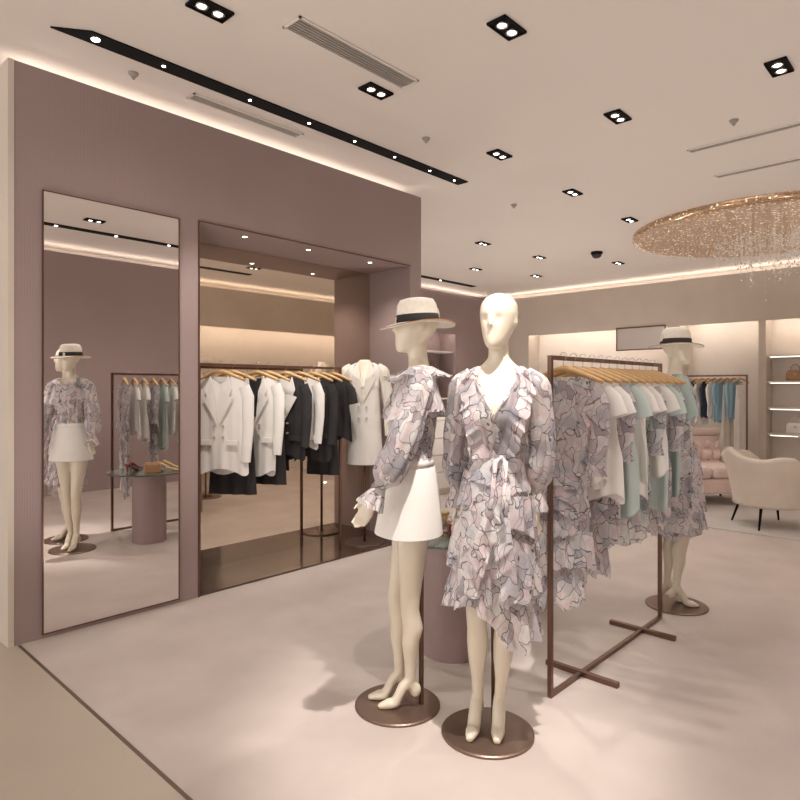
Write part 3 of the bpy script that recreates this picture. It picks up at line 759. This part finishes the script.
D = thing('dress_form', 'headless cream dress form in a white blazer on bronze plate', 'mannequin', (3.93,4.12,0.012), facing(-1,-0.8))
mesh_obj('base_plate', MB().lathe([(0.001,0),(0.18,0),(0.18,0.008),(0.174,0.012),(0.001,0.012)], 48), M_PLATE, D)
mesh_obj('pole', MB().tube([(0,0,0.012),(0,0,0.95)], 0.012, 12), M_BRONZE, D, smooth=True)
UP = 0.12
mesh_obj('torso', MB().erings([(t[0]+UP,)+t[1:] for t in TORSO[:-1]], 32), M_SKIN, D, smooth=True)
d = MB(); bodice(d, 1.28, vneck(1.34,1.518,0.9), 0.018, wob=0.002)
skirt(d, 1.29, lambda a: 0.60, (0.165,0.135), folds=5, amp=0.002, pw=0.8)
d.xf(Matrix.Translation((0,0,UP)))
mesh_obj('coat', d, M_WHITE, D, smooth=True)
for sx in (-1,1):
    q = MB(); sleeve(q, [(sx*0.12,0,1.49+UP),(sx*0.170,0,1.44+UP),(sx*0.222,-0.01,1.16+UP),(sx*0.232,-0.06,0.86+UP)],[0.03,0.052,0.046,0.040], 0)
    mesh_obj('coat_sleeve', q, M_CREAM, D, smooth=True)
    lp = MB(); lp.add([(sx*0.05,-0.07,1.525+UP),(sx*0.110,-0.100,1.43+UP),(sx*0.085,-0.128,1.40+UP),(sx*0.115,-0.134,1.37+UP),(sx*0.01,-0.146,1.16+UP),(sx*0.02,-0.126,1.36+UP)],[(0,1,2,5),(2,3,4,5)])
    mesh_obj('coat_lapel', lp, M_CREAM, D, solid=0.008)
for z in (1.24,1.14):
    for x in (-0.035,0.035): mesh_obj('coat_button', MB().tube([(x,-0.150,z),(x,-0.110,z)],0.009,12), M_BTN, D)

# ------------------------------------------------------------------ display tables & shoes
def drum(x, y, lb):
    t = thing('display_table', lb, 'table', (x,y,0), 0, 'round drum display tables')
    mesh_obj('drum_base', MB().lathe([(0.001,0),(0.148,0),(0.15,0.004),(0.15,0.635),(0.001,0.64)], 56), M_DRUM, t, smooth=False)
    mesh_obj('glass_top', MB().lathe([(0.001,0.641),(0.36,0.641),(0.365,0.645),(0.365,0.651),(0.36,0.655),(0.001,0.655)], 64), M_GLASS, t)
    return t
drum(2.64,2.09,'mauve drum table with round green glass top holding shoes')
drum(3.56,2.20,'mauve drum table with round glass top behind the rack')
def shoe(x, y, z, rot, m, lb):
    t = thing('high_heel_shoe', lb, 'shoe', (x,y,z), rot, 'shoes on the glass table')
    b = MB(); rings = []
    for i, (yy, zz, w, h) in enumerate(((0.11,0.066,0.012,0.020),(0.095,0.060,0.027,0.030),(0.05,0.046,0.027,0.024),(0.0,0.022,0.027,0.016),(-0.05,0.010,0.035,0.020),(-0.09,0.009,0.032,0.014),(-0.12,0.007,0.012,0.006))):
        rings.append([(w*math.cos(2*pi*k/14), yy, zz+h*(0.5+0.5*math.sin(2*pi*k/14))-0.006) for k in range(14)])
    b.loft(rings); mesh_obj('upper', b, m, t, smooth=True)
    mesh_obj('heel', MB().tube([(0,0.098,0.058),(0,0.094,0.03),(0,0.092,0.0)], [0.016,0.008,0.006], 10), m, t, smooth=True)
shoe(2.50,2.05,0.656,0.9,M_LEATH,'oxblood high heel pump on the glass table')
shoe(2.58,1.94,0.656,0.9,M_LEATH,'oxblood high heel pump on the glass table')
shoe(2.76,2.25,0.656,2.4,M_GOLDL,'gold high heel pump on the glass table')
shoe(2.86,2.14,0.656,2.4,M_GOLDL,'gold high heel pump on the glass table')
def handbag(x, y, z, rot, m, lb, s=1.0, group=None):
    t = thing('handbag', lb, 'handbag', (x,y,z), rot, group); t.scale = (s,s,s)
    b = MB(); b.loft([[(sx*w,sy*d_,zz) for sx,sy in ((-1,-1),(1,-1),(1,1),(-1,1))] for w,d_,zz in ((0.11,0.045,0.0),(0.12,0.05,0.02),(0.115,0.04,0.12),(0.095,0.02,0.16))])
    mesh_obj('bag_body', b, m, t, bevel=0.008)
    mesh_obj('bag_handle', MB().tube([(-0.06,0,0.155),(-0.055,0,0.21),(-0.02,0,0.245),(0.02,0,0.245),(0.055,0,0.21),(0.06,0,0.155)], 0.006, 8), m, t, smooth=True)
    mesh_obj('clasp', MB().box(-0.014,0.014,-0.052,-0.040,0.085,0.11), M_GOLDL, t)
    return t
handbag(2.58,2.28,0.656,0.4,M_TAN,'small tan leather handbag on the glass table',0.6)
handbag(3.46,2.07,0.656,-0.8,M_WHITE,'small white handbag on the glass table',0.8)

# ------------------------------------------------------------------ lounge
rug = mesh_obj('area_rug', MB().box(6.75,9.6,-0.8,2.75,0.0,0.012), M_RUG, bevel=0.004)
tag(rug, 'light grey area rug under the lounge seating', 'rug')
ac = thing('armchair', 'cream upholstered winged armchair with curved back and black legs', 'armchair', (7.25,1.60,0.0125), facing(0.8,-0.85))
def shell(u, v):
    a = math.radians(-122+244*u); c = abs(u-0.5)*2
    top = 0.80 - 0.10*math.sin(pi*min(1,c/0.75)) - 0.26*max(0,(c-0.55)/0.45)**1.5
    r = 0.30 + 0.11*v**1.5*(1-0.35*c)
    return (math.sin(a)*r*1.08, math.cos(a)*r, 0.22+(top-0.22)*v)
mesh_obj('backrest', MB().grid(shell, 56, 16), M_CREAMUP, ac, smooth=True, solid=0.055)
s = MB(); s.erings([(0.24,0.25,0.25,-0.02),(0.25,0.28,0.28,-0.02),(0.40,0.30,0.30,-0.02),(0.44,0.29,0.29,-0.02),(0.455,0.24,0.24,-0.02)], 40)
mesh_obj('seat_cushion', s, M_CREAMUP, ac, smooth=True)
for sx in (-1,1):
    for sy in (-1,1):
        mesh_obj('leg', MB().tube([(sx*0.19,sy*0.19,0.25),(sx*0.25,sy*0.25,0.0)], [0.016,0.009], 10), M_BLACK, ac, smooth=True)

so = thing('tufted_sofa', 'blush pink button tufted sofa with rolled arms', 'sofa', (8.22,2.60,0.0125), facing(-0.9,-0.9))
SW = 0.44
def tuft(u, v):
    x = -SW+2*SW*u; z = 0.40+0.44*v
    cx = math.cos(x*pi/0.147); cz = math.cos((z-0.40)*pi/0.147)
    return (x, 0.29-0.055*abs(cx*cz)**0.7 + 0.10*v, z)
b = MB(); b.grid(tuft, 96, 48); b.box(-SW,SW,0.32,0.44,0.2,0.78)
b.tube([(-SW-0.03,0.38,0.83),(SW+0.03,0.38,0.83)], 0.055, 16)
mesh_obj('backrest', b, M_PINKVEL, so, smooth=True)
for i in range(5):
    for j in range(3):
        xx = -0.294+0.147*i; zz = 0.4735+0.147*j
        mesh_obj('tuft_button', MB().ell((xx,0.29+0.1*(zz-0.4)/0.44-0.008,zz),(0.014,0.010,0.014),10,6), M_DRUM, so, smooth=True)
mesh_obj('seat_frame', MB().box(-SW,SW,-0.36,0.34,0.14,0.32), M_PINKVEL, so, bevel=0.03)
for i in range(2):
    x0 = -SW+0.002+SW*i
    mesh_obj('seat_cushion', MB().box(x0,x0+SW-0.006,-0.38,0.27,0.32,0.46), M_PINKVEL, so, bevel=0.05)
for sx in (-1,1):
    q = MB(); q.box(sx*(SW+0.07)-0.06,sx*(SW+0.07)+0.06,-0.36,0.42,0.14,0.46); q.tube([(sx*(SW+0.08),-0.38,0.47),(sx*(SW+0.08),0.42,0.47)],0.065,18)
    mesh_obj('armrest', q, M_PINKVEL, so, smooth=False, bevel=0.01)
    for sy in (-0.3,0.34): mesh_obj('leg', MB().tube([(sx*(SW+0.03),sy,0.15),(sx*(SW+0.04),sy,0.0)], [0.025,0.014], 10), M_BLACK, so, smooth=True)

rk = thing('clothes_rack', 'dark clothes rail in front of the lit wall recess', 'clothes rack', (10.52,2.62,0))
for y in (0.0,1.0): mesh_obj('upright', MB().box(-0.012,0.012,y-0.012,y+0.012,0,1.60), M_BRONZE, rk)
mesh_obj('top_rail', MB().box(-0.012,0.012,-0.012,1.012,1.60,1.624), M_BRONZE, rk)
far = [(M_WHITE,1.14),(M_BLUE,0.66),(M_CREAM,1.10),(M_BLUE,0.72),(M_WHITE,0.66),(M_NAVY,0.66),(M_WHITE,0.76),(M_NAVY,0.62),(M_TEAL,0.7),(M_WHITE,0.66)]
for i, (m, L) in enumerate(far):
    y = 2.71+0.092*i; rt = pi/2-0.42
    hanger(10.52, y, 1.625, rt, 'wooden hangers on the far rail')
    k = 'skirt' if L > 1 else 'tee'
    garment(k, 10.52, y, 1.618, m, L, rt, 0.32, w=0.14, flare=1.0, label='pale trousers hanging on the rail by the lit recess' if L > 1 else 'shirt hanging on the rail by the lit wall recess', cat='trousers' if L > 1 else 'shirt', name='hanging_trousers' if L > 1 else 'hanging_shirt', group='garments on the far rail', seed=60+i, thick=0.018)

for k, z in enumerate((0.70,1.10,1.50,1.90)):
    sh = mesh_obj('display_shelf', MB().box(10.82,11.19,0.92,2.41,z,z+0.03), M_PALE)
    tag(sh, 'pale wall shelf with lit underside in the recess', 'shelf', 'recess wall shelves')
    struct('trim_12', MB().box(10.84,10.86,0.95,2.38,z-0.012,z-0.001), M_LEDS)
    for j, y in enumerate((1.15,1.6,2.08)):
        if (k+j) % 2 == 0 or k == 2:
            handbag(11.0, y, z+0.031, -pi/2+0.1, (M_TAN,M_LEATH,M_WHITE,M_BLKCLOTH)[(k+j)%4], 'leather handbag displayed on the wall shelf', 1.0, 'handbags on the recess shelves')
for a, b in ((5.2,7.2),(7.5,9.6)):
    for k, z in enumerate((0.75,1.2,1.65)):
        for j in range(3):
            handbag(a+0.45+0.6*j, 7.72, z+0.031, 0.1*j, (M_WHITE,M_TAN,M_LEATH,M_BLKCLOTH)[(k+2*j)%4], 'leather handbag displayed on the niche shelf', 1.0, 'handbags on the niche shelves')
wm = thing('wall_panel_mirror', 'framed horizontal mirror hung on the beige wall', 'mirror', (10.8,3.82,2.35))
mesh_obj('mirror_glass', MB().box(-0.02,-0.006,0.12,0.95,-0.25,0.12), M_HAZE, wm)
mesh_obj('mirror_frame', MB().box(-0.030,-0.021,0.10,0.97,0.12,0.14).box(-0.030,-0.021,0.10,0.97,-0.27,-0.25).box(-0.03,-0.021,0.10,0.12,-0.25,0.12).box(-0.03,-0.021,0.95,0.97,-0.25,0.12), M_BRONZE, wm)
ct = thing('display_counter', 'pale display counter with stone top', 'counter', (9.9,0.95,0.0))
mesh_obj('counter_body', MB().box(-0.25,0.25,-0.8,0.8,0,0.76), M_PALE, ct, bevel=0.005)
mesh_obj('counter_top', MB().box(-0.29,0.29,-0.84,0.84,0.76,0.80), M_PALE, ct, bevel=0.005)
cb = thing('drawer_cabinet', 'white lacquered drawer cabinet with dark handles', 'cabinet', (6.6,5.5,0), 0)
mesh_obj('cabinet_body', MB().box(-0.45,0.45,-0.25,0.25,0.06,1.0).box(-0.42,0.42,-0.22,0.22,0,0.06), M_PALE, cb, bevel=0.004)
for i in range(4):
    z = 0.09+0.225*i
    dr = mesh_obj('drawer', MB().box(-0.43,0.43,-0.272,-0.252,z,z+0.21), M_WHITE, cb, bevel=0.003)
    mesh_obj('handle', MB().box(-0.12,0.12,-0.290,-0.273,z+0.15,z+0.165), M_BLACK, dr)
handbag(6.45,5.5,1.001,0.3,M_LEATH,'oxblood handbag on the drawer cabinet',1.0)

# ------------------------------------------------------------------ lights
WC = (1,0.93,0.87)
def spot(x, y, e, size=95, blend=0.9, tx=0, ty=0, c=WC, r=0.03, z=H-0.045, up=False, tz=0.0):
    l = bpy.data.lights.new('spot', 'SPOT'); l.energy = e; l.spot_size = math.radians(size); l.spot_blend = blend
    l.shadow_soft_size = r; l.color = c
    o = bpy.data.objects.new('spot_light', l); COL.objects.link(o); o.location = (x,y,z)
    dv = Vector((tx,ty,z if up else -(z-tz))); o.rotation_euler = dv.to_track_quat('-Z','Y').to_euler()
LOW = {(1.65,2.865):16,(2.84,2.87):6,(4.31,2.91):9,(2.82,1.857):9,(4.28,1.89):18,(2.83,0.3):22,(4.28,0.892):24}
for x, y in DL: spot(x, y, LOW.get((x,y),36), 150, 1.0)
spot(1.65,0.9,380,36,0.85,0.42,0.74)
spot(2.82,1.857,60,60,0.9,-0.75,-0.25)
spot(2.83,0.3,45,50,0.9,-0.45,1.1)
spot(1.65,2.865,110,38,0.8,0.95,1.25,tz=1.1)
spot(2.84,2.87,90,42,0.8,0.75,1.25,tz=1.1)
for x, y, e in ((0.2,2.2,36),(1.4,3.0,26),(5.0,2.9,39),(5.6,0.4,40),(7.0,4.4,50),(9.3,4.4,56),(3.4,0.2,36),(0.5,-0.7,30),(5.4,6.0,44),(8.6,6.6,38),(9.3,0.2,40)):  # added uplights without fixtures, standing in for floor bounce onto the ceiling
    spot(x, y, e, 172, 1.0, c=(1,0.935,0.885), r=0.0, z=0.25, up=True)
for x in (2.6,3.2,3.9):
    spot(x,4.02,22,120,0.9,0,0.0,z=2.535,r=0.015)
    t = thing('niche_downlight', 'small round recessed spot in the niche soffit', 'ceiling light', (x,4.02,NZ), 0, 'niche soffit spots')
    mesh_obj('lamp_ring', MB().lathe([(0.018,-0.002),(0.027,-0.007),(0.030,-0.001)], 20), M_CHROME, t, smooth=True)
    mesh_obj('lamp', MB().lathe([(0.0005,-0.006),(0.018,-0.004)], 16), M_BULB, t)

w = bpy.data.worlds.new('World'); SC.world = w; w.use_nodes = True
w.node_tree.nodes['Background'].inputs['Color'].default_value = (1,0.94,0.90,1)
w.node_tree.nodes['Background'].inputs['Strength'].default_value = 2.0
